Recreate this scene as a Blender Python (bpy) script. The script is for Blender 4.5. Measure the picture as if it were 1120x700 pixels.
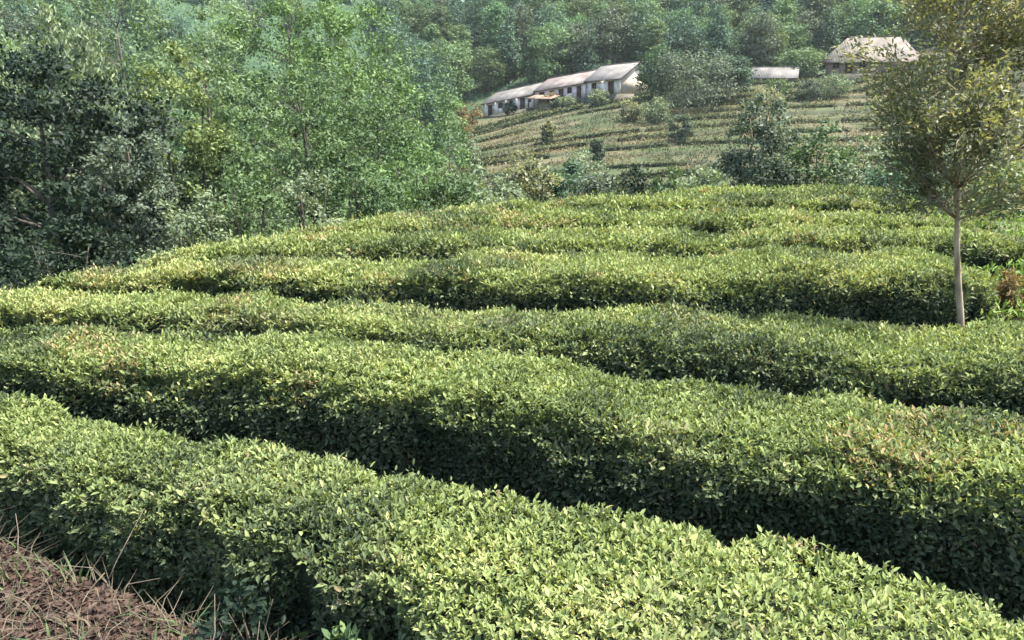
import bpy, math
import numpy as np
from mathutils import Vector

for o in list(bpy.data.objects):
    bpy.data.objects.remove(o, do_unlink=True)
scene = bpy.context.scene
COL = scene.collection
RNG = np.random.default_rng(20240611)

# ------------------------------------------------------------------ camera
F_PX, W_PX, H_PX = 880.0, 1120.0, 700.0
CAM_Z = 2.5
PITCH = math.atan(250 / F_PX)
cam_d = bpy.data.cameras.new("camera")
cam_d.sensor_fit = 'HORIZONTAL'
cam_d.sensor_width = 36.0
cam_d.lens = 36.0 * F_PX / W_PX
cam_d.clip_start, cam_d.clip_end = 0.05, 3000
cam = bpy.data.objects.new("camera", cam_d)
cam.location = (0, 0, CAM_Z)
cam.rotation_euler = (math.pi / 2 - PITCH, 0, 0)
COL.objects.link(cam)
scene.camera = cam

# ------------------------------------------------------------------ light
SUN = Vector((0.40, 0.04, 0.90)).normalized()
world = bpy.data.worlds.new("World")
scene.world = world
world.use_nodes = True
wn = world.node_tree
bg = wn.nodes["Background"]
sky = wn.nodes.new("ShaderNodeTexSky")
sky.sky_type = 'NISHITA'
sky.sun_disc = False
sky.sun_elevation = math.asin(SUN.z)
sky.sun_rotation = math.atan2(SUN.x, SUN.y)
sky.dust_density = 2.5
sky.air_density = 1.2
wn.links.new(sky.outputs[0], bg.inputs[0])
bg.inputs[1].default_value = 0.15
sun_d = bpy.data.lights.new("sun", 'SUN')
sun_d.energy = 5.0
sun_d.angle = math.radians(0.6)
sun_d.color = (1.0, 0.94, 0.84)
sun_o = bpy.data.objects.new("sun", sun_d)
sun_o.rotation_euler = SUN.to_track_quat('Z', 'Y').to_euler()
sun_o.location = (20, 10, 60)
COL.objects.link(sun_o)
scene.view_settings.view_transform = 'Standard'
scene.view_settings.look = 'None'
scene.view_settings.gamma = 1.0
scene.view_settings.exposure = 2.15
scene.render.engine = 'CYCLES'
scene.cycles.max_bounces = 6
scene.cycles.transmission_bounces = 4
scene.cycles.diffuse_bounces = 3
scene.cycles.glossy_bounces = 2
scene.cycles.volume_bounces = 0
scene.cycles.use_denoising = True
scene.cycles.denoiser = "OPENIMAGEDENOISE"
scene.cycles.denoising_input_passes = "RGB_ALBEDO_NORMAL"


# ------------------------------------------------------------------ numeric helpers
def hash3(i, j, k, seed):
    h = (i * 374761393 + j * 668265263 + k * 2147483647 + seed * 974634777) & 0xFFFFFFFF
    h = ((h ^ (h >> 13)) * 1274126177) & 0xFFFFFFFF
    h = ((h ^ (h >> 16)) * 2246822519) & 0xFFFFFFFF
    return ((h ^ (h >> 15)) & 0xFFFFFF) / float(0xFFFFFF)


def noise(x, y, z=0.0, seed=0):
    """Value noise in 0..1."""
    x, y, z = np.broadcast_arrays(np.asarray(x, float), np.asarray(y, float), np.asarray(z, float))
    xi, yi, zi = np.floor(x).astype(np.int64), np.floor(y).astype(np.int64), np.floor(z).astype(np.int64)
    fx, fy, fz = x - xi, y - yi, z - zi
    fx, fy, fz = fx * fx * (3 - 2 * fx), fy * fy * (3 - 2 * fy), fz * fz * (3 - 2 * fz)
    r = 0
    for a in (0, 1):
        for b in (0, 1):
            for c in (0, 1):
                w = (fx if a else 1 - fx) * (fy if b else 1 - fy) * (fz if c else 1 - fz)
                r = r + w * hash3(xi + a, yi + b, zi + c, seed)
    return r


def fbm(x, y, z=0.0, seed=0, octv=3):
    r, a, t = 0, 1.0, 0.0
    for k in range(octv):
        f = 2.03 ** k
        r = r + a * noise(np.asarray(x) * f, np.asarray(y) * f, np.asarray(z) * f, seed + k)
        t += a
        a *= 0.5
    return r / t


def sstep(a, b, x):
    t = np.clip((np.asarray(x, float) - a) / (b - a), 0, 1)
    return t * t * (3 - 2 * t)


def unit(v):
    return v / np.maximum(np.linalg.norm(v, axis=-1, keepdims=True), 1e-9)


# ------------------------------------------------------------------ terrain shape
S = 1.23
EDGE_X = np.array([-16, -9, -5.6, -4.72, -4.4, -3.6, -2.9, -1.72, 0.3, 2.5, 4.2, 7.0, 10, 16, 40])
EDGE_Y = np.array([-6, 2.5, 6.4, 7.4, 9.0, 10.2, 11.1, 12.3, 13.9, 14.9, 15.8, 15.6, 15.0, 14.5, 12])


def terrain(x, y):
    x, y = np.asarray(x, float), np.asarray(y, float)
    e = y - np.interp(x, EDGE_X, EDGE_Y)
    e = e * np.where(x < -1, 0.75, 1.0)
    soft = np.where(e > 8, e, np.log1p(np.exp(np.clip(e * 1.6, -40, 12))) / 1.6)
    near = -0.26 * soft + 0.05 * (fbm(x * 0.9, y * 0.9, 0, 3) - 0.5)
    near = near - 0.05 * np.maximum(x - 9, 0) * 0 + 0.25 * sstep(6.0, 9.0, x) * sstep(3, 9, y)
    bank = np.interp(x, [-6, -3.9, -2.3, -1.3, -.7, .12, 1, 2], [5.35, 4.42, 3.56, 3.06, 2.74, 2.04, 1.2, .3]) - y
    near = near + (.44 + .07 * sstep(-1.0, -2.4, x)) * sstep(.0, .36, bank)
    # far hillside with terraces
    q = (y - 140.0) + 3.0 * (fbm(x / 24, y / 24, 0, 11) - 0.5)
    st = 3.9
    n = q / st
    fr = n - np.floor(n)
    terr = st * (np.floor(n) + 0.35 * fr + 0.65 * sstep(0.72, 0.98, fr))
    tmask = sstep(-14, -6, x) * (1 - sstep(110, 135, x)) * sstep(66, 80, y) * (1 - sstep(134, 146, y + 0.25 * np.abs(x - 6)))
    q = np.minimum(q, 60)
    qq = q * (1 - tmask) + terr * tmask
    crossx = 5.5 * np.tanh(x / 20.0) + 0.03 * np.clip(x - 30, 0, 100)
    far = -1.5 + 0.125 * qq + crossx * sstep(70, 140, y)
    far = far + 0.30 * 110 * np.tanh(np.maximum(y - 152 - 0.12 * np.maximum(x, 0), 0) / 110)                      # forest slope
    far = far + 0.34 * 80 * np.tanh(np.maximum(-x - 14, 0) / 80) * sstep(20, 60, y)                              # rising side of the valley
    far = far + 0.20 * 80 * np.tanh(np.maximum(x - 40 - 0.1 * y, 0) / 80) * sstep(40, 110, y)
    far = far + 1.6 * (fbm(x / 30, y / 30, 0, 5) - 0.5) * (1 - tmask) * sstep(30, 80, y)
    k = 2.2
    m = np.maximum(near, far)
    w = sstep(38, 72, y)
    return near * (1 - w) * (near > -30) + np.where(w > 0, w * np.maximum(far, -12), 0)


def T(x, y):
    return float(terrain(x, y))


def px(u, v, y):
    """World point on the vertical plane at forward distance y seen at photo pixel (u, v)."""
    el = math.atan((350 - v) / F_PX) - PITCH
    dz = y * math.tan(el)
    depth = y * math.cos(PITCH) - dz * math.sin(PITCH)
    return (u - 560) / F_PX * depth, CAM_Z + dz


# ------------------------------------------------------------------ mesh helpers
LEAF_BIG = (np.array([[0, 0, 0], [0, .38, -.05], [0, .72, -.04], [0, 1, -.10], [-.42, .30, .05], [-.36, .66, .04], [.42, .30, .05], [.36, .66, .04]]),
            [(0, 1, 4), (1, 2, 5, 4), (2, 3, 5), (0, 6, 1), (1, 6, 7, 2), (2, 7, 3)])
LEAF_MID = (np.array([[0, 0, 0], [0, .5, -.06], [0, 1, -.05], [-.45, .45, .05], [.45, .45, .05]]),
            [(0, 1, 2, 3), (0, 4, 2, 1)])
LEAF_FAR = (np.array([[0, 0, 0], [.5, .45, .06], [0, 1, 0], [-.5, .5, .06]]), [(0, 1, 2, 3)])


def np_mesh(name, verts, faces_flat, starts, mats, midx=None, attrs=None, smooth=False):
    me = bpy.data.meshes.new(name)
    me.vertices.add(len(verts))
    me.vertices.foreach_set("co", np.ascontiguousarray(verts, dtype=np.float32).ravel())
    me.loops.add(len(faces_flat))
    me.loops.foreach_set("vertex_index", np.ascontiguousarray(faces_flat, dtype=np.int32))
    me.polygons.add(len(starts))
    me.polygons.foreach_set("loop_start", np.ascontiguousarray(starts, dtype=np.int32))
    if midx is not None:
        me.polygons.foreach_set("material_index", np.ascontiguousarray(midx, dtype=np.int32))
    for m in mats:
        me.materials.append(m)
    for k, a in (attrs or {}).items():
        at = me.attributes.new(k, 'FLOAT', 'POINT')
        at.data.foreach_set("value", np.ascontiguousarray(a, dtype=np.float32))
    me.update(calc_edges=True)
    if smooth:
        me.polygons.foreach_set("use_smooth", np.ones(len(starts), dtype=bool))
    return me


class Geo:
    """Collects numpy geometry for ONE mesh."""

    def __init__(self):
        self.v, self.f, self.l, self.m, self.t, self.g = [], [], [], [], [], []
        self.n = 0

    def add(self, verts, faces, mat=0, tint=0.5, young=0.0):
        verts = np.asarray(verts, float)
        k = len(verts)
        self.v.append(verts)
        self.f.append(np.concatenate([np.asarray(q, np.int64) for q in faces]) + self.n)
        self.l.append(np.array([len(q) for q in faces], np.int64))
        self.m.append(np.full(len(faces), mat, np.int64))
        self.t.append(np.broadcast_to(np.asarray(tint, float), (k,)))
        self.g.append(np.broadcast_to(np.asarray(young, float), (k,)))
        self.n += k

    def leaves(self, tpl, pos, d, nrm, L, W, tint, young, mat=0):
        tv, tf = tpl
        n, k = len(pos), len(tv)
        if n == 0:
            return
        d = unit(d)
        side = unit(np.cross(d, nrm))
        up = np.cross(side, d)
        L, W = np.broadcast_to(L, (n,)), np.broadcast_to(W, (n,))
        P = (pos[:, None, :] + d[:, None, :] * (tv[None, :, 1:2] * L[:, None, None])
             + side[:, None, :] * (tv[None, :, 0:1] * W[:, None, None])
             + up[:, None, :] * (tv[None, :, 2:3] * L[:, None, None]))
        flat = np.concatenate([np.array(q) for q in tf])
        lens = np.array([len(q) for q in tf])
        self.v.append(P.reshape(-1, 3))
        self.f.append((flat[None, :] + (np.arange(n) * k)[:, None]).ravel() + self.n)
        self.l.append(np.tile(lens, n))
        self.m.append(np.full(n * len(tf), mat, np.int64))
        self.t.append(np.repeat(np.broadcast_to(tint, (n,)), k))
        self.g.append(np.repeat(np.broadcast_to(young, (n,)), k))
        self.n += n * k

    def tube(self, pts, rad, sides=6, mat=0, tint=0.5):
        pts = np.asarray(pts, float)
        rad = np.broadcast_to(np.asarray(rad, float), (len(pts),))
        tan = unit(np.gradient(pts, axis=0))
        ref = np.where(np.abs(tan[:, 2:3]) > 0.9, np.array([[1., 0, 0]]), np.array([[0, 0, 1.]]))
        a = unit(np.cross(tan, ref))
        b = np.cross(tan, a)
        th = np.arange(sides) / sides * 2 * math.pi
        V = pts[:, None, :] + rad[:, None, None] * (np.cos(th)[None, :, None] * a[:, None, :] + np.sin(th)[None, :, None] * b[:, None, :])
        F = []
        for i in range(len(pts) - 1):
            for j in range(sides):
                j2 = (j + 1) % sides
                F.append((i * sides + j, i * sides + j2, (i + 1) * sides + j2, (i + 1) * sides + j))
        F.append(tuple(range(sides))[::-1])
        F.append(tuple((len(pts) - 1) * sides + j for j in range(sides)))
        self.add(V.reshape(-1, 3), F, mat, tint)

    def box(self, c, s, rot=0.0, mat=0, tint=0.5):
        c, s = np.asarray(c, float), np.asarray(s, float) / 2
        V = np.array([[sx, sy, sz] for sx in (-1, 1) for sy in (-1, 1) for sz in (-1, 1)], float) * s
        if rot:
            cr, sr = math.cos(rot), math.sin(rot)
            V = V @ np.array([[cr, sr, 0], [-sr, cr, 0], [0, 0, 1]])
        self.add(V + c, [(0, 1, 3, 2), (4, 6, 7, 5), (0, 4, 5, 1), (2, 3, 7, 6), (0, 2, 6, 4), (1, 5, 7, 3)], mat, tint)

    def mesh(self, name, mats, smooth=False):
        lens = np.concatenate(self.l)
        st = np.concatenate([[0], np.cumsum(lens)[:-1]])
        return np_mesh(name, np.concatenate(self.v), np.concatenate(self.f), st, mats, np.concatenate(self.m),
                       {"tint": np.concatenate(self.t), "young": np.concatenate(self.g)}, smooth)

    def build(self, name, mats, parent=None, smooth=False):
        if not isinstance(mats, (list, tuple)):
            mats = [mats]
        return link(name, self.mesh(name, mats, smooth), parent)


def link(name, data, parent=None, loc=None):
    o = bpy.data.objects.new(name, data)
    COL.objects.link(o)
    if parent is not None:
        o.parent = parent
    if loc is not None:
        o.location = loc
    return o


def tag(o, label, cat, group=None):
    o["label"], o["category"] = label, cat
    if group:
        o["group"] = group
    return o


def thing(name, label, cat, loc=(0, 0, 0), rz=0.0, group=None, scale=None):
    o = link(name, None, None, loc)
    o.rotation_euler = (0, 0, rz)
    o.empty_display_size = 0.3
    if scale is not None:
        o.scale = scale
    return tag(o, label, cat, group)


# ------------------------------------------------------------------ materials
def nmat(name):
    m = bpy.data.materials.new(name)
    m.use_nodes = True
    nt = m.node_tree
    return m, nt, nt.nodes["Principled BSDF"], nt.nodes["Material Output"]


def node(nt, t, **kw):
    n = nt.nodes.new(t)
    for k, v in kw.items():
        setattr(n, k, v)
    return n


def ramp(nt, fac, stops):
    r = node(nt, "ShaderNodeValToRGB")
    els = r.color_ramp.elements
    while len(els) < len(stops):
        els.new(0.5)
    for e, (p, c) in zip(els, stops):
        e.position, e.color = p, (*c, 1)
    nt.links.new(fac, r.inputs[0])
    return r.outputs[0]


def leaf_mat(name, old, young, trans=0.28, rough=0.45, spec=0.4, objvar=0.0, tcol=(1.25, 1.2, .6)):
    """old / young: ramp stops driven by the leaf's own 'tint' value; mixed by its 'young' value."""
    m, nt, p, out = nmat(name)
    L = nt.links.new
    at = node(nt, "ShaderNodeAttribute", attribute_name="tint")
    ay = node(nt, "ShaderNodeAttribute", attribute_name="young")
    co, cy = ramp(nt, at.outputs["Fac"], old), ramp(nt, at.outputs["Fac"], young)
    mx = node(nt, "ShaderNodeMix", data_type='RGBA')
    L(ay.outputs["Fac"], mx.inputs[0]); L(co, mx.inputs[6]); L(cy, mx.inputs[7])
    col = mx.outputs[2]
    if objvar:
        oi = node(nt, "ShaderNodeObjectInfo")
        hs = node(nt, "ShaderNodeHueSaturation")
        mr = node(nt, "ShaderNodeMapRange")
        mr.inputs[3].default_value, mr.inputs[4].default_value = 0.5 - 0.035 * objvar, 0.5 + 0.03 * objvar
        L(oi.outputs["Random"], mr.inputs[0]); L(mr.outputs[0], hs.inputs["Hue"])
        mul = node(nt, "ShaderNodeMath", operation='MULTIPLY'); mul.inputs[1].default_value = 7.31
        fr = node(nt, "ShaderNodeMath", operation='FRACT')
        L(oi.outputs["Random"], mul.inputs[0]); L(mul.outputs[0], fr.inputs[0])
        mv = node(nt, "ShaderNodeMapRange")
        mv.inputs[3].default_value, mv.inputs[4].default_value = 1 - 0.35 * objvar, 1 + 0.35 * objvar
        L(fr.outputs[0], mv.inputs[0]); L(mv.outputs[0], hs.inputs["Value"])
        L(col, hs.inputs["Color"]); col = hs.outputs[0]
    L(col, p.inputs["Base Color"])
    p.inputs["Roughness"].default_value = rough
    p.inputs["Specular IOR Level"].default_value = spec
    tr = node(nt, "ShaderNodeBsdfTranslucent")
    tm = node(nt, "ShaderNodeMix", data_type='RGBA', blend_type='MULTIPLY')
    tm.inputs[0].default_value = 1.0
    tm.inputs[7].default_value = (*tcol, 1)
    L(col, tm.inputs[6]); L(tm.outputs[2], tr.inputs[0])
    ms = node(nt, "ShaderNodeMixShader")
    ms.inputs[0].default_value = trans
    L(p.outputs[0], ms.inputs[1]); L(tr.outputs[0], ms.inputs[2]); L(ms.outputs[0], out.inputs[0])
    return m


def rough_mat(name, stops, scale=8.0, bump=0.3, rough=0.9, stretch=(1, 1, 1), detail=6, coord="Object", dist=0.02):
    m, nt, p, out = nmat(name)
    L = nt.links.new
    tc = node(nt, "ShaderNodeTexCoord")
    mp = node(nt, "ShaderNodeMapping")
    mp.inputs["Scale"].default_value = stretch
    nz = node(nt, "ShaderNodeTexNoise")
    nz.inputs["Scale"].default_value = scale
    nz.inputs["Detail"].default_value = detail
    L(tc.outputs[coord], mp.inputs[0]); L(mp.outputs[0], nz.inputs["Vector"])
    L(ramp(nt, nz.outputs["Fac"], stops), p.inputs["Base Color"])
    p.inputs["Roughness"].default_value = rough
    p.inputs["Specular IOR Level"].default_value = 0.2
    if bump:
        b = node(nt, "ShaderNodeBump")
        b.inputs["Strength"].default_value = bump
        b.inputs["Distance"].default_value = dist
        L(nz.outputs["Fac"], b.inputs["Height"]); L(b.outputs[0], p.inputs["Normal"])
    return m


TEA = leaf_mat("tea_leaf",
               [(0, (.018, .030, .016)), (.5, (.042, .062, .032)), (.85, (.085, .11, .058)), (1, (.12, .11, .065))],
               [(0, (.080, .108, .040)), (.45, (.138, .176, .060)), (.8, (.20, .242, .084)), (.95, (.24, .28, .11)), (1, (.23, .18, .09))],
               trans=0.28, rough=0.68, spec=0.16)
TEA_CORE = rough_mat("tea_dark_core", [(.3, (.010, .014, .007)), (.7, (.028, .036, .016))], 30, 0.6)
STEM = rough_mat("tea_stem", [(.3, (.045, .036, .028)), (.7, (.14, .115, .09))], 25, 0.3)
TEA_FAR = leaf_mat("terrace_leaf",
                   [(0, (.034, .05, .026)), (1, (.065, .08, .038))],
                   [(0, (.065, .085, .036)), (1, (.11, .12, .055))], trans=0.2, rough=0.6, spec=0.2)
BARK_DARK = rough_mat("dark_bark", [(.3, (.03, .026, .02)), (.7, (.085, .072, .058))], 12, 0.5, stretch=(1, 1, .25))
BARK_PALE = rough_mat("pale_bark", [(.3, (.095, .07, .045)), (.5, (.20, .155, .10)), (.7, (.32, .255, .17))], 14, 0.5, stretch=(1, 1, .35))


def crown_mat(name, dark, light, bright, trans=0.25, objvar=0.0, rough=0.6, spec=0.12):
    return leaf_mat(name, [(0, dark), (1, light)], [(0, light), (1, bright)], trans, rough, spec, objvar)


CR_DARK = crown_mat("dark_shaded_leaf", (.006, .013, .009), (.013, .025, .015), (.033, .052, .027))  # shading of the near-black evergreen is put into this leaf colour
CR_MID = crown_mat("mid_green_leaf", (.028, .052, .025), (.056, .094, .038), (.105, .152, .058))
CR_BRIGHT = crown_mat("bright_green_leaf", (.034, .064, .024), (.064, .114, .038), (.115, .18, .060))
CR_YELLOW = crown_mat("yellow_green_leaf", (.05, .078, .028), (.098, .135, .046), (.17, .205, .075))
CR_GREY = crown_mat("grey_green_leaf", (.055, .08, .045), (.105, .14, .08), (.18, .22, .125))
CR_OLIVE = crown_mat("olive_leaf", (.08, .094, .056), (.145, .158, .086), (.235, .235, .11), trans=.42, rough=.5, spec=.3)
CR_SAGE = crown_mat("sage_leaf", (.038, .066, .036), (.075, .118, .060), (.135, .185, .095), trans=.32)
CR_TEAL = crown_mat("blue_green_leaf", (.024, .050, .036), (.052, .096, .064), (.095, .150, .095), objvar=.8)
CR_FOREST = crown_mat("forest_leaf", (.024, .050, .027), (.056, .10, .046), (.105, .162, .070), objvar=.9)
CR_PURPLE = crown_mat("dusky_leaf", (.034, .05, .036), (.066, .09, .06), (.11, .14, .09))
CR_BROWN = crown_mat("rusty_leaf", (.07, .05, .025), (.15, .10, .042), (.23, .18, .07))
WEED = crown_mat("weed_leaf", (.06, .11, .025), (.12, .19, .045), (.20, .27, .08))
DRY = crown_mat("dry_grass_blade", (.035, .03, .02), (.075, .064, .042), (.15, .13, .09), trans=.15)
LITTER = crown_mat("fallen_leaf", (.014, .009, .007), (.034, .020, .015), (.07, .048, .034), trans=.05)

# terrain material: soil / grass / terrace earth / forest floor by the place's own zones
def terrain_mat():
    m, nt, p, out = nmat("hillside_ground")
    L = nt.links.new
    geo = node(nt, "ShaderNodeNewGeometry")
    zt = node(nt, "ShaderNodeAttribute", attribute_name="terrace")
    zf = node(nt, "ShaderNodeAttribute", attribute_name="forest")
    zs = node(nt, "ShaderNodeAttribute", attribute_name="soil")
    zr = node(nt, "ShaderNodeAttribute", attribute_name="riser")
    n1 = node(nt, "ShaderNodeTexNoise"); n1.inputs["Scale"].default_value = 5.0; n1.inputs["Detail"].default_value = 8
    n2 = node(nt, "ShaderNodeTexNoise"); n2.inputs["Scale"].default_value = .13; n2.inputs["Detail"].default_value = 9
    n3 = node(nt, "ShaderNodeTexNoise"); n3.inputs["Scale"].default_value = .9; n3.inputs["Detail"].default_value = 7
    for n in (n1, n2, n3):
        L(geo.outputs["Position"], n.inputs["Vector"])
    soil = ramp(nt, n1.outputs["Fac"], [(.3, (.012, .008, .006)), (.5, (.026, .016, .012)), (.7, (.05, .034, .026))])
    grass = ramp(nt, n3.outputs["Fac"], [(.3, (.025, .04, .015)), (.5, (.045, .062, .024)), (.7, (.075, .08, .036))])
    earth = ramp(nt, n2.outputs["Fac"], [(.32, (.026, .040, .018)), (.45, (.042, .052, .024)), (.55, (.066, .058, .034)), (.66, (.056, .060, .030)), (.78, (.095, .062, .040))])
    riser = ramp(nt, n3.outputs["Fac"], [(.3, (.018, .024, .012)), (.6, (.04, .042, .024)), (.8, (.08, .065, .042))])
    forest = ramp(nt, n3.outputs["Fac"], [(.3, (.012, .026, .016)), (.7, (.04, .07, .035))])

    def mix(f, a, b):
        x = node(nt, "ShaderNodeMix", data_type='RGBA')
        L(f, x.inputs[0]); L(a, x.inputs[6]); L(b, x.inputs[7])
        return x.outputs[2]
    c = mix(zs.outputs["Fac"], grass, soil)
    te = mix(zr.outputs["Fac"], earth, riser)
    c = mix(zt.outputs["Fac"], c, te)
    c = mix(zf.outputs["Fac"], c, forest)
    L(c, p.inputs["Base Color"])
    p.inputs["Roughness"].default_value = 0.95
    p.inputs["Specular IOR Level"].default_value = 0.1
    b = node(nt, "ShaderNodeBump"); b.inputs["Strength"].default_value = .7; b.inputs["Distance"].default_value = .05
    L(n1.outputs["Fac"], b.inputs["Height"]); L(b.outputs[0], p.inputs["Normal"])
    return m


def build_terrain():
    ys = np.concatenate([np.arange(-14, 16, .25), np.arange(16, 66, 1.4), np.arange(66, 146, .5), np.arange(146, 240, 3), np.geomspace(240, 1500, 22)])
    t = np.concatenate([np.linspace(-1, -.22, 50), np.linspace(-.22, .40, 170)[1:], np.linspace(.40, 1, 45)[1:]])
    Y, Tt = np.meshgrid(ys, t, indexing='ij')
    half = 14 + 1.45 * np.maximum(Y, 0) ** 1.0 + np.where(Y > 200, (Y - 200) * 0.4, 0)
    half = np.maximum(half, 16)
    X = Tt * half
    Z = terrain(X, Y)
    ny, nx = Y.shape
    V = np.stack([X, Y, Z], -1).reshape(-1, 3)
    i = np.arange(ny - 1)[:, None] * nx + np.arange(nx - 1)[None, :]
    Fq = np.stack([i, i + 1, i + nx + 1, i + nx], -1).reshape(-1, 4)
    edge = Y - np.interp(X, EDGE_X, EDGE_Y)
    soil = 1 - sstep(-.5, 1.5, edge)
    soil = soil * (1 - .8 * sstep(4.2, 5.5, X) * sstep(3, 5, Y))
    wob = 5 * (fbm(X / 9, Y / 9, 0, 21) - .5)
    ter = sstep(-12, -7, X + wob) * sstep(66, 72, Y + wob)
    forest = np.maximum(sstep(145, 149, Y + wob * .4 + .30 * np.clip(X - 6, -10, 8) - .14 * np.clip(X - 30, 0, 100)), (1 - sstep(-12, -6, X + wob)) * sstep(12, 18, Y) * .8)
    gz = np.gradient(Z, axis=0) / np.gradient(Y, axis=0)
    ris = sstep(.16, .34, gz) * ter
    me = np_mesh("terrain", V, Fq.ravel(), np.arange(len(Fq)) * 4, [terrain_mat()], None,
                 {"soil": soil.ravel(), "terrace": ter.ravel(), "forest": forest.ravel(), "riser": ris.ravel()}, True)
    o = link("terrain", me)
    o["kind"] = "structure"


build_terrain()


# ------------------------------------------------------------------ hedges
def resample(p, n):
    p = np.asarray(p, float)
    d = np.concatenate([[0], np.cumsum(np.linalg.norm(np.diff(p, axis=0), axis=1))])
    s = np.linspace(0, d[-1], n)
    q = np.stack([np.interp(s, d, p[:, k]) for k in range(p.shape[1])], 1)
    for _ in range(34):
        q[1:-1] = (q[:-2] + 2 * q[1:-1] + q[2:]) / 4
    return q


NP = 60
_c = np.linspace(1, -1, 801)
_z = np.linspace(0, 1, 401)
_side = np.arcsin(_z ** (1 / .27))
PHI = np.unique(np.concatenate([[-0.02 * math.pi, 1.02 * math.pi], np.arccos(np.sign(_c) * np.abs(_c) ** (1 / .32)), _side, math.pi - _side]))
_cx = np.sign(np.cos(PHI)) * np.abs(np.cos(PHI)) ** .32
_sz = np.sign(np.sin(PHI)) * np.abs(np.sin(PHI)) ** .27


def make_hedge(label, near, far, leaf, dens, height=.76, seed=0, group="long clipped tea hedges running across the field",
               mat=None, tpl=LEAF_MID, stems=60, young_k=1.0, scale=S, round_ends=(True, True), name="tea_hedge", cat="tea hedge", follow=0.0, bare=False):
    rg = np.random.default_rng(seed)
    A, B = resample(np.array(near) * scale, NP), resample(np.array(far) * scale, NP)
    C = (A + B) / 2
    wv = B - A
    hw = np.linalg.norm(wv, axis=1) / 2
    pv = unit(wv)                                      # from near side to far side
    ds = np.concatenate([[0], np.cumsum(np.linalg.norm(np.diff(C, axis=0), axis=1))])
    total = ds[-1]
    base = np.array([C[0, 0], C[0, 1], 0.0])
    mid = C[NP // 2]
    base = np.array([mid[0], mid[1], T(*mid)])
    root = thing(name, label, cat, base, 0, group)

    def frame(s):
        c = np.stack([np.interp(s, ds, C[:, k]) for k in (0, 1)], -1)
        p = unit(np.stack([np.interp(s, ds, pv[:, k]) for k in (0, 1)], -1))
        w = np.interp(s, ds, hw)
        endf = np.ones_like(s)
        r = np.minimum(np.median(hw) * 1.1, total / 3)
        if round_ends[0]:
            endf = endf * np.sqrt(np.clip(1 - np.clip(1 - s / r, 0, 1) ** 2, 0.02, 1))
        if round_ends[1]:
            endf = endf * np.sqrt(np.clip(1 - np.clip(1 - (total - s) / r, 0, 1) ** 2, 0.02, 1))
        w = w * (0.35 + 0.65 * endf) * (1 + .10 * (noise(s * 1.1, seed, 0, 31) - .5) + .06 * (noise(s * 3, seed, 0, 32) - .5))
        h = height * (0.75 + 0.25 * endf) * (1 + .10 * (noise(s * .9, seed, 0, 41) - .5) + .06 * (noise(s * 2.7, seed, 0, 42) - .5))
        return c, p, w, h

    def surf(s, phi, inset):
        c, p, w, h = frame(s)
        cx = np.sign(np.cos(phi)) * np.abs(np.cos(phi)) ** .32
        sz = np.sign(np.sin(phi)) * np.abs(np.sin(phi)) ** .27
        flare = 1 - .22 * np.clip(1 - sz, 0, 1) ** 1.5
        k = max(height, .3) / .76
        lump = .13 * k * (noise(s * 2.1 / k, phi * 1.6, seed, 51) - .5) + .09 * k * (noise(s * 5.5 / k, phi * 4, seed, 52) - .5)
        rid = 1 - np.abs(2 * noise(s * 1.25 / k, seed * 1.7, 0, 53) - 1)
        lump = lump - .16 * k * np.clip((rid - .80) * 5, 0, 1) ** 2 * (.35 + .65 * np.clip(1 - sz ** 6, 0, 1)) + .07 * k * (noise(s * 11 / k, phi * 9, seed, 54) - .5)
        off = -cx * (w + lump - inset) * flare         # phi=0 is the near side
        xy = c + p * off[..., None]
        g = terrain(xy[..., 0], xy[..., 1]) if follow else terrain(c[..., 0], c[..., 1])
        z = g + np.maximum(sz, -.05) * (h - inset + lump * .45 * np.clip(sz, 0, 1))
        return np.concatenate([xy, z[..., None]], -1), p, cx, sz

    # arclength table across the profile
    wm = float(np.median(hw))
    seg = np.hypot(np.diff(_cx) * wm, np.diff(_sz) * height)
    wgt = np.where(_sz[1:] > .85, 1.25, np.where(PHI[1:] < math.pi / 2, 1.0, .45))
    cum = np.concatenate([[0], np.cumsum(seg * wgt)])
    area = cum[-1] * total
    n = int(area * dens)
    s = rg.uniform(0, total, n)
    ph = np.interp(rg.uniform(0, cum[-1], n), cum, PHI)
    pos, p, cx, sz = surf(s, ph, rg.exponential(.03, n) * (leaf / .05) ** .5)
    pn = np.concatenate([p, np.zeros((n, 1))], -1)
    out_n = unit(-cx[:, None] ** 3 * pn + np.clip(sz, 0, 1)[:, None] ** 6 * np.array([0, 0, 1.]) + .15 * np.array([0, 0, 1.]))
    topness = np.clip(out_n[:, 2], 0, 1) * sstep(.55, .97, sz)
    g = Geo()
    patch = fbm(pos[:, 0] * 1.5, pos[:, 1] * 1.5, 0, 61)
    fine = noise(pos[:, 0] * 4.5, pos[:, 1] * 4.5, pos[:, 2] * 4.5, 62)
    # shoots: tufts of upright young leaves on top, single mature leaves on the sides
    top = rg.uniform(0, 1, n) < topness ** .7
    kk = 4
    it = np.where(top)[0]
    it = it[: max(1, int(len(it)))]
    it = it[rg.uniform(0, 1, len(it)) < .42]
    az0 = rg.uniform(0, 2 * math.pi, len(it))
    lean = np.stack([rg.normal(0, .16, len(it)), rg.normal(0, .16, len(it)), np.ones(len(it))], -1)
    rise = rg.gamma(2.0, .016, len(it)) * leaf / .05
    ysh = np.clip((patch[it] - .44) * 3.0 + rg.normal(.72, .25, len(it)) + .4 * (fine[it] - .5), 0, 1) * young_k
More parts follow.
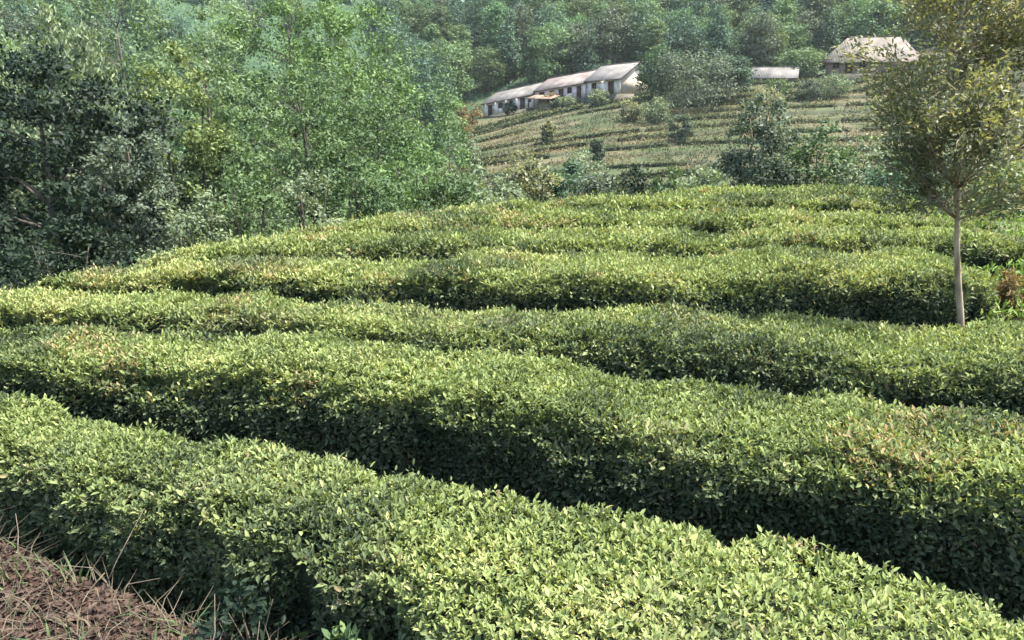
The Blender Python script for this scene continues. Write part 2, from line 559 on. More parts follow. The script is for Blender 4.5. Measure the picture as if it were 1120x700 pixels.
    for q in range(kk):
        az = az0 + q * 2.399 + rg.normal(0, .3, len(it))
        tl = rg.uniform(.30, 1.05, len(it)) * (1.15 if q else .7)
        d = np.stack([np.sin(tl) * np.cos(az), np.sin(tl) * np.sin(az), np.cos(tl)], -1) + (lean - [0, 0, 1]) * .8
        nr = np.stack([-np.cos(tl) * np.cos(az), -np.cos(tl) * np.sin(az), np.sin(tl)], -1) + rg.normal(0, .25, (len(it), 3))
        L = leaf * np.clip(rg.lognormal(-.12, .30, len(it)), .4, 1.5) * (1.0 if q else .8)
        P = pos[it] + np.array([0, 0, 1.]) * (rise * (1 - .25 * q) - .01)[:, None]
        flush = fbm(pos[it, 0] * 1.3 + 40, pos[it, 1] * 1.3, 3, 67)
        tint = np.clip(.48 + .26 * rg.normal(0, 1, len(it)) + .5 * (fine[it] - .5) + 1.5 * (flush - .5), 0, .97)
        rust = (fbm(pos[it, 0] * 1.7, pos[it, 1] * 1.7, 7, 66) > .69) & (rg.uniform(0, 1, len(it)) < .35)
        tint = np.where(rust, 1.0, tint)
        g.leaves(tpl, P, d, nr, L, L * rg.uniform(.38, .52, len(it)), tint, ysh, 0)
    io = np.where(~top | (rg.uniform(0, 1, n) < .35))[0]
    m = len(io)
    rnd = unit(rg.normal(0, 1, (m, 3)))
    d = unit(.55 * out_n[io] + .75 * rnd + np.array([0, 0, .25]))
    nr = unit(out_n[io] * .8 + np.array([0, 0, .55]) + .7 * unit(rg.normal(0, 1, (m, 3))))
    L = leaf * np.clip(rg.lognormal(0, .30, m), .45, 1.55)
    hfrac = np.clip(sz[io], 0, 1)
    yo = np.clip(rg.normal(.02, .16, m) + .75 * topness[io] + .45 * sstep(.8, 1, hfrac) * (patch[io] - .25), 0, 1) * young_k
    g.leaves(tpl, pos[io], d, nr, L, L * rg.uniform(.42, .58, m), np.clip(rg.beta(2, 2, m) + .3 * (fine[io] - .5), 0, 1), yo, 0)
    # solid dark core added inside the foliage to block light through
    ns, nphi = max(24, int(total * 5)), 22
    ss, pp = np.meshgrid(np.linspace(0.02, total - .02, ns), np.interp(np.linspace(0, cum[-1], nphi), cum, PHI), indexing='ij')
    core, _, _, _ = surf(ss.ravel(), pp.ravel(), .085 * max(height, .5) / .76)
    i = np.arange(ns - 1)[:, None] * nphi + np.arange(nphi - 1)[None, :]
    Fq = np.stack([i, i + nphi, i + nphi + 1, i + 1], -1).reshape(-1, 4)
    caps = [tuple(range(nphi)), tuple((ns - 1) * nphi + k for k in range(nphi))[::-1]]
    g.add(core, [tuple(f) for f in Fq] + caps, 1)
    for arr in g.v:
        arr -= base
    if stems:
        for q, s0 in enumerate(rg.uniform(.15, total - .15, stems)):
            s0 = np.array([s0])
            p0, _, _, _ = surf(s0, np.array([rg.uniform(.0, .02)]), .10)
            p1, _, _, _ = surf(s0 + rg.normal(0, .10), np.array([rg.uniform(.10, .5)]), .07)
            a, c = p0[0], p1[0]
            a[2] = T(a[0], a[1]) - .02
            mpt = (a + c) / 2 + rg.normal(0, .055, 3)
            r = rg.uniform(.0035, .008)
            b = Geo() if bare else g
            b.tube(np.array([a, mpt, c]) - base, [r * 1.3, r, r * .5], 5, 0 if bare else 2)
            if bare:
                b.build("stem", STEM, root)
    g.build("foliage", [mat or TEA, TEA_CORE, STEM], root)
    return root


ROWS = [
    ("nearest tea hedge, cut at the bottom of the photo, with bare stems over reddish soil",
     [(-4.4, 4.32), (-3.2, 3.58), (-1.9, 2.86), (-1.06, 2.48), (-.57, 2.20), (.1, 1.64), (.9, .95), (1.5, .5)],
     [(-4.7, 4.9), (-3.6, 4.2), (-2.45, 3.61), (-1.42, 3.2), (-.57, 2.83), (0, 2.60), (.7, 2.42), (1.2, 2.26), (1.7, 2.04), (2.5, 1.6)], .029, 9400, .78, LEAF_BIG, 60),
    ("second tea hedge from the front, with the tallest dark leafy face towards the viewer",
     [(-4.6, 4.35), (-2.7, 4.03), (-1.7, 3.93), (-.72, 3.71), (.16, 3.28), (.88, 2.97), (1.55, 2.72), (1.9, 2.5), (2.8, 2.0)],
     [(-4.7, 5.05), (-3.11, 4.76), (-1.43, 4.63), (-.8, 4.42), (.3, 4.06), (.9, 3.96), (1.47, 3.76), (1.83, 3.5), (2.2, 3.27), (3.1, 2.8)], .033, 7400, .80, LEAF_BIG, 90),
    ("third tea hedge from the front, passing just before the foot of the slender tree",
     [(-4.7, 5.3), (-2.99, 5.14), (-1.8, 4.98), (-.84, 4.70), (.32, 4.45), (1.29, 4.25), (1.88, 4.09), (2.5, 3.92), (3.7, 3.5)],
     [(-4.5, 5.85), (-2.4, 5.72), (-1.42, 5.55), (-.5, 5.3), (.25, 5.3), (1.14, 5.2), (1.6, 5.1), (2.4, 5.05), (3.2, 5.08), (4.3, 4.9)], .038, 5200, .78, LEAF_MID, 60),
    ("fourth tea hedge, with a long dark face, ending at the slender tree's trunk",
     [(-4.1, 6.0), (-2.3, 6.12), (-1.5, 6.1), (-.16, 5.9), (1.03, 5.98), (2.6, 6.05), (3.95, 6.0)],
     [(-3.8, 6.6), (-2.0, 6.75), (-.4, 7.05), (1.03, 7.08), (2.3, 7.2), (3.95, 7.25)], .044, 4000, .80, LEAF_MID, 50),
    ("fifth tea hedge, low and pale, just behind the one that ends at the slender tree",
     [(-3.55, 6.95), (-2.15, 7.2), (0, 7.5), (1.21, 7.55), (2.4, 7.57), (4.2, 7.72), (5.2, 7.7)],
     [(-3.2, 7.65), (-2.34, 7.9), (-1.1, 8.36), (.8, 8.6), (2.3, 8.5), (4.3, 8.5), (5.4, 8.5)], .054, 2700, .76, LEAF_MID, 30),
    ("sixth tea hedge, one row in front of the short rows at the crest",
     [(-2.75, 8.1), (-1.2, 8.75), (.8, 9.05), (2.3, 8.95), (4.3, 8.9), (5.6, 8.9)],
     [(-2.5, 8.85), (-1.4, 9.45), (-.4, 9.9), (1.6, 10.0), (3.6, 9.8), (5.5, 9.6)], .060, 2200, .76, LEAF_MID, 0),
    ("short tea hedge along the crest before the row of wild bushes",
     [(-1.3, 9.85), (.5, 10.35), (1.8, 10.4), (3.5, 10.25), (5.5, 10.05)],
     [(-.9, 10.5), (.5, 11.0), (1.8, 11.35), (3.4, 11.3), (5.4, 11)], .066, 1900, .76, LEAF_MID, 0),
    ("farthest and shortest tea hedge, on the crest below the leaning tree",
     [(1.9, 11.7), (3.6, 11.65), (5.6, 11.35)],
     [(2.2, 12.35), (3.4, 12.5), (4.8, 12.45), (5.8, 12.2)], .072, 1700, .76, LEAF_MID, 0),
]
for i, (lab, a, b, lf, dn, hh, tp, st) in enumerate(ROWS):
    make_hedge(lab, a, b, lf, dn, hh, seed=100 + i, tpl=tp, stems=st, round_ends=(i > 2, i > 2), bare=i == 0)


# ------------------------------------------------------------------ trees and bushes
def tree_geo(seed, H, R, base_h, trunk_r, n_clump, per_clump, leaf, tpl=LEAF_FAR, shape='oval', clump=.32, lean=(0, 0), young=.5,
             limbs=14, stems=1, droop=0.0, upright=0.0, hollow=.35, narrow=.5, wob=.06):
    """Returns (trunk Geo, crown Geo); base at the origin."""
    rg = np.random.default_rng(seed)
    tr, cr = Geo(), Geo()
    ch = H - base_h
    # clump centres inside the crown's outline
    cs = []
    while len(cs) < n_clump:
        q = rg.uniform(-1, 1, 3)
        if shape == 'oval':
            w = math.sqrt(max(0, 1 - abs(q[2]) ** 2.2))
        elif shape == 'conic':
            w = max(0, 1 - (q[2] + 1) / 2) ** .75 * (.55 + .45 * min(1, (q[2] + 1) * 3))
        elif shape == 'dome':
            w = math.sqrt(max(0, 1 - max(0, q[2]) ** 2)) * (1 if q[2] > -.6 else .8)
        elif shape == 'flame':
            w = (math.sin(math.pi * min(1, ((q[2] + 1) / 2) ** .75)) ** .6) if q[2] > -1 else 0
        else:
            w = .5 + .5 * (q[2] + 1) / 2
        r = math.hypot(q[0], q[1])
        az = math.atan2(q[1], q[0])
        w *= .72 + .5 * float(noise(az * 1.3 + 9, q[2] * 2.2, seed, 71))
        if r > w:
            continue
        if (r / max(w, .01)) ** 2 + q[2] ** 2 * .4 < hollow * rg.uniform(0, 1):
            continue
        cs.append((q[0] * R, q[1] * R, base_h + (q[2] + 1) / 2 * ch))
    cs = np.array(cs)
    topz = base_h + ch * .8
    trunks = []
    for k in range(stems):
        hh = np.linspace(0, 1, 9)
        sp = 0 if stems == 1 else R * .35
        az = k / stems * 6.28 + rg.uniform(0, 1)
        bx, by = (0, 0) if stems == 1 else (math.cos(az) * trunk_r * 1.5, math.sin(az) * trunk_r * 1.5)
        P = np.stack([bx + lean[0] * hh * topz + math.cos(az) * sp * hh ** 1.3 + wob * H * .4 * (noise(hh * 2.5, k, seed, 5) - .5) * hh,
                      by + lean[1] * hh * topz + math.sin(az) * sp * hh ** 1.3 + wob * H * .4 * (noise(hh * 2.5, k, seed, 6) - .5) * hh,
                      hh * topz * (1 - .1 * k / max(1, stems)) - .12 * (hh == 0)], -1)
        rad = trunk_r * (1 - .85 * hh) * np.where(hh == 0, 1.35, 1.0)
        tr.tube(P, rad, 7)
        trunks.append((P, rad))
    cs[:, 0] += lean[0] * cs[:, 2]
    cs[:, 1] += lean[1] * cs[:, 2]
    for c in cs[rg.permutation(len(cs))[:limbs]]:
        P, rad = trunks[rg.integers(len(trunks))]
        hz = np.clip(c[2] - rg.uniform(.25, .6) * (np.hypot(c[0], c[1]) + .2), base_h * .75, topz * .96)
        i = int(np.argmin(np.abs(P[:, 2] - hz)))
        a = P[i]
        m1 = a + (c - a) * .5 + np.array([0, 0, .10 * np.linalg.norm(c - a)]) + rg.normal(0, .03, 3) * R
        tr.tube([a, (a * .5 + m1 * .5) + rg.normal(0, .015, 3) * R, m1, c], np.array([.6, .45, .3, .12]) * max(rad[i], trunk_r * .22), 5)
    # leaves
    n = len(cs) * per_clump
    ci = np.repeat(np.arange(len(cs)), per_clump)
    csz = clump * R * rg.uniform(.6, 1.3, len(cs))
    off = rg.normal(0, 1, (n, 3)) * np.array([1, 1, .62 + upright]) * .55
    pos = cs[ci] + off * csz[ci][:, None]
    pos[:, 2] -= droop * np.abs(rg.normal(0, 1, n)) * csz[ci]
    pos[:, 2] = np.maximum(pos[:, 2], .04)
    ctr = np.array([lean[0] * H * .5, lean[1] * H * .5, base_h + ch * .45])
    outd = unit(pos - ctr)
    lob = unit(pos - cs[ci] + np.array([0, 0, .12]) * csz[ci][:, None])
    nr = unit(.45 * outd + .9 * lob + np.array([0, 0, .4]) + .42 * unit(rg.normal(0, 1, (n, 3))))
    d = unit(.5 * outd + rg.normal(0, .7, (n, 3)) + np.array([0, 0, upright * 1.5 - .15 - droop]))
    L = leaf * rg.uniform(.65, 1.35, n)
    cy = rg.uniform(0, 1, len(cs))
    yo = np.clip(young + .35 * (cy[ci] - .5) + rg.normal(0, .18, n), 0, 1)
    cr.leaves(tpl, pos, d, nr, L, L * narrow * rg.uniform(.8, 1.25, n), np.clip(rg.beta(2, 2, n) + .25 * (cy[ci] - .5), 0, 1), yo)
    return tr, cr


def plant(name, label, cat, u, y, vtop, wpx, mat, bark=None, vbase=None, group=None, seed=1, rz=0.0, xz=None, **kw):
    """One tree or bush at forward distance y; its foot stands on the terrain."""
    x, ztop = px(u, vtop, y)
    zb = T(x, y)
    H = ztop - zb
    R = wpx / F_PX * y / 2
    tr, cr = tree_geo(seed, H, R, **kw)
    root = thing(name, label, cat, (x, y, zb), rz, group)
    tr.build("trunk" if cat == "tree" else "stem", bark or BARK_DARK, root, True)
    cr.build("crown" if cat == "tree" else "foliage", mat, root)
    return root


# slender tree standing in the hedge gap at the right
TY = 6.7
sx = (1047 - 560) / F_PX * (TY * math.cos(PITCH) + (CAM_Z - .55) * math.sin(PITCH))
sx2 = (1044 - 560) / F_PX * (TY * math.cos(PITCH) + (CAM_Z - 1.35) * math.sin(PITCH))
SLEAN = (sx2 - sx) / .8
sx -= SLEAN * .55
rt = thing("slender_tree", "slender young tree with pale straight trunk and olive crown standing between tea hedges", "tree", (sx, TY, T(sx, TY)))
def slender():
    rg = np.random.default_rng(77)
    H = 4.55
    tr, cr = Geo(), Geo()
    hh = np.linspace(0, 1, 14)
    P = np.stack([.03 * np.sin(hh * 5) + .02 * np.sin(hh * 13), .02 * np.cos(hh * 6), hh * 3.4 - .1], -1)
    P[:, 0] += SLEAN * np.minimum(P[:, 2], 2.2)
    rad = .034 * (1 - .76 * hh) * np.where(hh == 0, 1.3, 1)
    tr.tube(P, rad, 9)
    tips = []
    for k in range(52):
        z0 = rg.uniform(1.36, 3.2)
        i = int(np.argmin(np.abs(P[:, 2] - z0)))
        az = k * 2.399 + rg.normal(0, .3)
        env = np.interp(z0, [1.35, 1.9, 2.6, 3.4], [.50, .84, .95, .62])
        ln = env * rg.uniform(.75, 1.15)
        up = rg.uniform(.35, 1.05)
        d = unit(np.array([math.cos(az), math.sin(az), up]))
        a = P[i]
        b = a + d * ln * .5
        c = a + d * ln + np.array([0, 0, .12 * ln])
        tr.tube([a, b, c], np.array([.45, .3, .12]) * max(rad[i], .013), 5)
        for q in range(6):
            f = rg.uniform(.3, 1.05)
            s0 = a + (c - a) * f
            e = s0 + unit(d + rg.normal(0, .6, 3)) * rg.uniform(.18, .42) * (1.1 - .3 * f)
            tr.tube([s0, (s0 + e) / 2 + rg.normal(0, .01, 3), e], [.0045, .0035, .0015], 4)
            tips.append((s0, e))
    for k in range(26):
        a = P[-1] + rg.normal(0, .05, 3)
        e = a + np.array([rg.normal(0, .34), rg.normal(0, .34), rg.uniform(.2, 1.1)])
        tr.tube([a, (a + e) / 2 + rg.normal(0, .03, 3), e], [.008, .005, .002], 4)
        tips.append((a, e))
    for k in range(70):
        z0 = rg.uniform(1.42, 3.0)
        i = int(np.argmin(np.abs(P[:, 2] - z0)))
        a = np.array([P[i][0], P[i][1], z0])
        az = rg.uniform(0, 6.28)
        e = a + np.array([math.cos(az), math.sin(az), rg.uniform(-.1, .8)]) * rg.uniform(.2, .55)
        tr.tube([a, (a + e) / 2 + rg.normal(0, .02, 3), e], [.005, .004, .0015], 4)
        tips.append((a * .6 + e * .4, e))
    S0, E0 = np.array([t[0] for t in tips]), np.array([t[1] for t in tips])
    per = 48
    idx = np.repeat(np.arange(len(tips)), per)
    n = len(idx)
    f = rg.uniform(.1, 1.1, n)[:, None]
    pos = S0[idx] + (E0[idx] - S0[idx]) * f + rg.normal(0, .055, (n, 3))
    d = unit(unit(E0[idx] - S0[idx]) * .7 + rg.normal(0, .55, (n, 3)) + [0, 0, .1])
    nr = unit(rg.normal(0, .6, (n, 3)) + [0, 0, .8])
    L = rg.uniform(.034, .068, n)
    yo = np.clip((pos[:, 2] - 2.3) * .33 + .25 + rg.normal(0, .2, n), 0, 1)  # leaf colour lightens with height, standing in for light on the upper crown
    cr.leaves(LEAF_MID, pos, d, nr, L, L * rg.uniform(.38, .52, n), rg.beta(2, 2, n), yo)
    tr.build("trunk", BARK_PALE, rt, True)
    cr.build("crown", CR_OLIVE, rt)
slender()

NEAR_G = "trees in the wood left of the tea field"
# (name, label, cat, u, y, vtop, wpx, mat, kwargs)
LEFT = [
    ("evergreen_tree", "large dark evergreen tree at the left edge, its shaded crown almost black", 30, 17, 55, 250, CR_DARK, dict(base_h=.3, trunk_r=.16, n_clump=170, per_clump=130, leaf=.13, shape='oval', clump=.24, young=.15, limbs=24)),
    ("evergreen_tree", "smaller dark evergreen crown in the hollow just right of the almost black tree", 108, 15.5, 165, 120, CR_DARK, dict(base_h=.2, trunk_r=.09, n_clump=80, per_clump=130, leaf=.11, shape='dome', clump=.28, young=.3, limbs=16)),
    ("willow_tree", "pale feathery tree with upright sprays at the upper left corner", 45, 21, 5, 150, CR_GREY, dict(base_h=2.0, trunk_r=.14, n_clump=120, per_clump=120, leaf=.17, shape='flame', clump=.22, young=.7, limbs=22, upright=.7, narrow=.3)),
    ("tall_tree", "tall slim tree with yellow-green top left of the middle, trunk forking low", 188, 19, 38, 105, CR_YELLOW, dict(base_h=1.4, trunk_r=.10, n_clump=120, per_clump=120, leaf=.11, shape='flame', clump=.26, young=.45, limbs=26, stems=2, upright=.2)),
    ("young_tree", "thin grey-green tree with a dark leaning trunk on the edge of the field", 150, 15.5, 125, 105, CR_PURPLE, dict(base_h=1.5, trunk_r=.055, n_clump=70, per_clump=110, leaf=.085, shape='oval', clump=.26, young=.35, limbs=26, lean=(-.10, 0), wob=.12)),
    ("leafy_tree", "mid green tree with a rounded crown right of the slim yellow-green tree", 235, 20, 95, 110, CR_MID, dict(base_h=.6, trunk_r=.09, n_clump=100, per_clump=120, leaf=.11, shape='oval', clump=.28, young=.55, limbs=18)),
    ("leafy_tree", "dark-trunked tree with an open crown standing in the middle of the wood", 335, 24, 62, 150, CR_MID, dict(base_h=2.6, trunk_r=.10, n_clump=95, per_clump=110, leaf=.13, shape='oval', clump=.26, young=.35, limbs=26, lean=(-.03, 0), wob=.1)),
    ("leafy_tree", "mid green bushy tree nearest the terraces, at the right end of the wood", 412, 25, 100, 130, CR_MID, dict(base_h=.3, trunk_r=.11, n_clump=130, per_clump=120, leaf=.13, shape='dome', clump=.27, young=.5, limbs=20)),
    ("leafy_tree", "tall bright green tree rising to the top edge above the open-crowned tree", 310, 46, -45, 170, CR_BRIGHT, dict(base_h=2.0, trunk_r=.22, n_clump=190, per_clump=120, leaf=.24, shape='oval', clump=.22, young=.55, limbs=26)),
    ("leafy_tree", "broad bright green tree behind the wood, left of the dark forest edge", 385, 55, -5, 145, CR_BRIGHT, dict(base_h=1.5, trunk_r=.22, n_clump=150, per_clump=120, leaf=.27, shape='oval', clump=.24, young=.5, limbs=22)),
    ("leafy_tree", "blue-green tree at the top edge between the feathery tree and the slim one", 120, 44, -50, 210, CR_SAGE, dict(base_h=1.5, trunk_r=.22, n_clump=170, per_clump=120, leaf=.23, shape='oval', clump=.22, young=.5, limbs=22)),
    ("leafy_tree", "grey-green bushy crown behind the slim yellow-green tree", 215, 40, -20, 150, CR_SAGE, dict(base_h=1.0, trunk_r=.2, n_clump=140, per_clump=120, leaf=.21, shape='oval', clump=.24, young=.7, limbs=22)),
    ("leafy_tree", "teal tree cut by the left edge behind the feathery tree", -30, 40, -40, 200, CR_SAGE, dict(base_h=1.0, trunk_r=.2, n_clump=140, per_clump=110, leaf=.22, shape='oval', clump=.24, young=.4, limbs=22)),
    ("leafy_tree", "mid green tree right of the broad bright one, beside the dark forest edge", 455, 62, 35, 110, CR_FOREST, dict(base_h=1.0, trunk_r=.18, n_clump=110, per_clump=110, leaf=.27, shape='dome', clump=.26, young=.45, limbs=18)),
    ("leafy_tree", "shadowy tree between the blue-green tree and the slim yellow-green one", 130, 27, 90, 130, CR_PURPLE, dict(base_h=.6, trunk_r=.12, n_clump=110, per_clump=110, leaf=.14, shape='oval', clump=.26, young=.4, limbs=18)),
    ("leafy_tree", "low green tree filling the gap between the rounded crown and the open one", 275, 28, 112, 120, CR_MID, dict(base_h=.3, trunk_r=.12, n_clump=110, per_clump=110, leaf=.14, shape='dome', clump=.27, young=.6, limbs=18)),
    ("leafy_tree", "bright young tree before the dark forest edge, left of the farmhouses", 490, 75, 95, 60, CR_BRIGHT, dict(base_h=.3, trunk_r=.12, n_clump=80, per_clump=100, leaf=.26, shape='oval', clump=.3, young=.5, limbs=12)),
    ("leafy_tree", "mid green tree standing behind the bushy one at the right end of the wood", 375, 38, 55, 110, CR_MID, dict(base_h=.8, trunk_r=.15, n_clump=110, per_clump=110, leaf=.19, shape='oval', clump=.26, young=.5, limbs=18)),
]
for i, (nm, lab, u, y, vt, w, mt, kw) in enumerate(LEFT):
    plant(nm, lab, "tree", u, y, vt, w, mt, group=NEAR_G, seed=300 + i * 7, **{**kw, 'clump': kw['clump'] * .74, 'n_clump': int(kw['n_clump'] * (.85 if mt is CR_DARK else .68)), 'per_clump': int(kw['per_clump'] * (1.35 if mt is CR_DARK else 1.0)), 'leaf': kw['leaf'] * .95})

BUSH_G = "wild bushes along the far edge of the tea field"
BUSHES = [
    ("leafy dark bush at the foot of the almost black evergreen", 60, 13.2, 245, 150, CR_DARK, .09, .35),
    ("grey-green bush at the wood's foot right of the leaning trunk", 205, 14.8, 205, 95, CR_GREY, .075, .3),
    ("mid green bush at the wood's foot below the rounded crown", 265, 16.5, 185, 90, CR_MID, .09, .45),
    ("pale leafy bush below the dark trunk of the open-crowned tree", 335, 18, 178, 90, CR_GREY, .095, .55),
    ("dark green bush beside the pale leafy one at the field edge", 395, 19, 172, 85, CR_MID, .10, .35),
    ("bright bush below the right end of the wood", 452, 21, 150, 95, CR_BRIGHT, .11, .45),
    ("grey-green bush at the crest left of the brownish one", 520, 22, 178, 80, CR_GREY, .12, .3),
    ("brownish bush on the crest below the yellow terrace", 582, 22, 172, 55, CR_OLIVE, .11, .3),
    ("blue-green bush on the crest beside the brownish one", 622, 23, 174, 60, CR_TEAL, .12, .45),
    ("dark hollow bush on the crest with a bare pale edge", 690, 22, 184, 44, CR_DARK, .11, .3),
    ("low green bush on the crest right of the dark hollow one", 735, 24, 186, 50, CR_MID, .12, .45),
    ("dark green shrub right of the leaning tree", 900, 23, 132, 85, CR_MID, .12, .3),
    ("grey-green shrub right of the dark green one beside the leaning tree", 955, 22, 150, 85, CR_GREY, .11, .4),
    ("grey-green shrub behind the slender tree's left side", 990, 19, 170, 70, CR_TEAL, .10, .55),
    ("olive shrub behind the slender tree's trunk", 1075, 24, 150, 95, CR_GREY, .12, .4),
    ("rounded grey-green bush at the crest just left of the brownish bush", 552, 20, 188, 60, CR_GREY, .10, .4),
    ("wide low bush at the crest between the bright bush and the grey-green one", 487, 20, 185, 70, CR_MID, .10, .3),
    ("low dusky bush at the crest right of the blue-green one", 655, 20, 190, 60, CR_PURPLE, .10, .35),
    ("low pale bush at the crest between the low green bush and the reddish one", 768, 22, 182, 60, CR_GREY, .11, .4),
    ("dark low bush under the leaning tree", 850, 22, 172, 70, CR_DARK, .11, .5),
    ("light green bush at the right edge behind the slender tree", 1120, 19, 175, 90, CR_YELLOW, .10, .4),
    ("small reddish bush at the leaning tree's left", 795, 26, 165, 50, CR_PURPLE, .12, .5),
]
for i, (lab, u, y, vt, w, mt, lf, yg) in enumerate(BUSHES):
    plant("wild_bush", lab, "bush", u, y, vt, w, mt, group=BUSH_G, seed=600 + i * 5, base_h=.05, trunk_r=.03 + .002 * y, n_clump=60, per_clump=95,
          leaf=lf, shape='dome', clump=.30, young=yg, limbs=10, stems=3)

plant("leaning_tree", "small leaning tree with pale forked stems between shrubs beyond the crest", "tree", 833, 25, 98, 62, CR_PURPLE, BARK_PALE, seed=901,
      base_h=1.6, trunk_r=.10, n_clump=70, per_clump=80, leaf=.12, shape='oval', clump=.27, young=.3, limbs=24, stems=2, lean=(.04, 0), wob=.15)

for (lab, x, y, w, h, sd) in [("dark broad-leaved weed growing against the nearest hedge's foot", -1.0, 2.66, .42, .36, 931),
                              ("smaller broad-leaved weed at the nearest hedge's foot, right of the darker one", -.62, 2.42, .30, .28, 932)]:
    tr_, cr_ = tree_geo(sd, h, w / 2, base_h=.02, trunk_r=.006, n_clump=26, per_clump=14, leaf=.05, tpl=LEAF_BIG, shape='dome', clump=.34, young=.1 if sd == 931 else .3, limbs=14, stems=4, narrow=.5)
    rw = thing("broadleaf_weed", lab, "weed", (x, y, T(x, y)))
    tr_.build("stem", STEM, rw, True)
    cr_.build("leaves", CR_MID if sd == 932 else CR_DARK, rw)

# rusty plant and weeds at the right edge
plant("rusty_fern", "rusty orange bush at the right edge beyond the slender tree", "bush", 1116, 8.0, 298, 56, CR_BROWN, seed=911, base_h=.03, trunk_r=.012,
      n_clump=40, per_clump=70, leaf=.07, shape='dome', clump=.3, young=.5, limbs=14, stems=4, narrow=.3, tpl=LEAF_MID)


# ------------------------------------------------------------------ far terraces
def terrace_rows():
    k = 0
    for n in range(-16, 0):
        yy = 140 + 3.9 * (n + .86)
        rg = np.random.default_rng(4000 + n)
        x = -8.0 + rg.uniform(-2, 2)
        while x < 66:
            ln = rg.uniform(6, 19)
            xs = np.linspace(x, x + ln, 14)
            mid = x + ln / 2
            x += ln + rg.choice([.8, 1.6, 4.0])
            yc = yy - 3.0 * (fbm(xs / 24, yy / 24, 0, 11) - .5) - .45 + .5 * (noise(xs / 3, k, 0, 9) - .5)
            k += 1
            if rg.uniform() < .14:
                continue
            u0 = 560 + mid / yy * 880
            where = "below the white farmhouse" if u0 < 600 else ("below the gable-ended farmhouse" if u0 < 760 else "below the hip-roofed house")
            w = rg.uniform(.25, .5)
            make_hedge("thin dusty green hedge on a terrace %s" % where, np.stack([xs, yc - w], 1), np.stack([xs, yc + w * .8], 1), rg.uniform(.2, .3), 40, rg.uniform(.32, .6),
                       seed=4000 + k, group="distant tea hedges on the terraced hillside " + where,
                       mat=TEA_FAR, tpl=LEAF_FAR, stems=0, scale=1.0, name="terrace_hedge", cat="tea hedge", follow=1.0)


terrace_rows()

# ------------------------------------------------------------------ farmhouses
WHITEWASH = rough_mat("whitewash", [(.32, (.27, .225, .185)), (.48, (.48, .43, .375)), (.7, (.62, .575, .52))], 1.1, .1)
PINKWASH = rough_mat("faded_plaster", [(.3, (.36, .27, .25)), (.6, (.52, .43, .41)), (.8, (.62, .55, .52))], 1.6, .1)
CREAM = rough_mat("cream_plaster", [(.3, (.30, .26, .20)), (.7, (.42, .375, .30))], 1.0, .1)
MUDWALL = rough_mat("mud_brick", [(.3, (.13, .105, .085)), (.7, (.24, .20, .165))], 2.0, .2)
PLINTH = rough_mat("rubble_stone", [(.3, (.05, .048, .036)), (.7, (.12, .11, .085))], 3.0, .5)
DARKWOOD = rough_mat("old_wood", [(.3, (.03, .02, .016)), (.7, (.08, .055, .04))], 5, .2)
BROWNWOOD = rough_mat("reddish_wood", [(.3, (.09, .04, .03)), (.7, (.17, .085, .06))], 5, .2)
PANE = rough_mat("dark_window", [(.3, (.015, .016, .02)), (.7, (.03, .032, .04))], 5, 0, rough=.2)


def tile_mat(name, a, b, c):
    m, nt, p, out = nmat(name)
    L = nt.links.new
    tc = node(nt, "ShaderNodeTexCoord")
    n = node(nt, "ShaderNodeTexNoise"); n.inputs["Scale"].default_value = .55; n.inputs["Detail"].default_value = 8
    L(tc.outputs["Object"], n.inputs["Vector"])
    w = node(nt, "ShaderNodeTexWave", wave_type='BANDS', bands_direction='X'); w.inputs["Scale"].default_value = 1.3; w.inputs["Distortion"].default_value = .6
    L(tc.outputs["Object"], w.inputs["Vector"])
    L(ramp(nt, n.outputs["Fac"], [(.3, a), (.52, b), (.7, c)]), p.inputs["Base Color"])
    p.inputs["Roughness"].default_value = .9
    b_ = node(nt, "ShaderNodeBump"); b_.inputs["Strength"].default_value = .8; b_.inputs["Distance"].default_value = .06
    L(w.outputs["Fac"], b_.inputs["Height"]); L(b_.outputs[0], p.inputs["Normal"])
    return m


TILE_GREY = tile_mat("grey_tiles", (.045, .043, .04), (.088, .083, .076), (.135, .127, .115))
TILE_PINK = tile_mat("faded_tiles", (.06, .047, .042), (.115, .094, .086), (.165, .14, .13))
TILE_TAN = tile_mat("weathered_tiles", (.035, .034, .026), (.09, .075, .06), (.16, .13, .11))


def wall_panel(g, L, H, t, openings, place):
    """Wall in (a along, b up) with real openings; place(a0, a1, b0, b1) adds one box."""
    xs = sorted({0, L, *[o[0] for o in openings], *[o[0] + o[2] for o in openings]})
    for a0, a1 in zip(xs[:-1], xs[1:]):
        col = sorted([(o[1], o[1] + o[3]) for o in openings if o[0] <= a0 + 1e-6 and o[0] + o[2] >= a1 - 1e-6])
        b = 0
        for (c0, c1) in col:
            if c0 > b:
                place(a0, a1, b, c0)
            b = c1
        if b < H:
            place(a0, a1, b, H)


def lean(root, k):
    """The long house follows the falling ground: its courses rise along its length."""
    for o in [root] + list(root.children_recursive):
        if o.type == 'MESH':
            n = len(o.data.vertices)
            co = np.empty(n * 3, np.float32)
            o.data.vertices.foreach_get('co', co)
            co = co.reshape(-1, 3)
            co[:, 2] += k * co[:, 0]
            o.data.vertices.foreach_set('co', co.ravel())
            o.data.update()


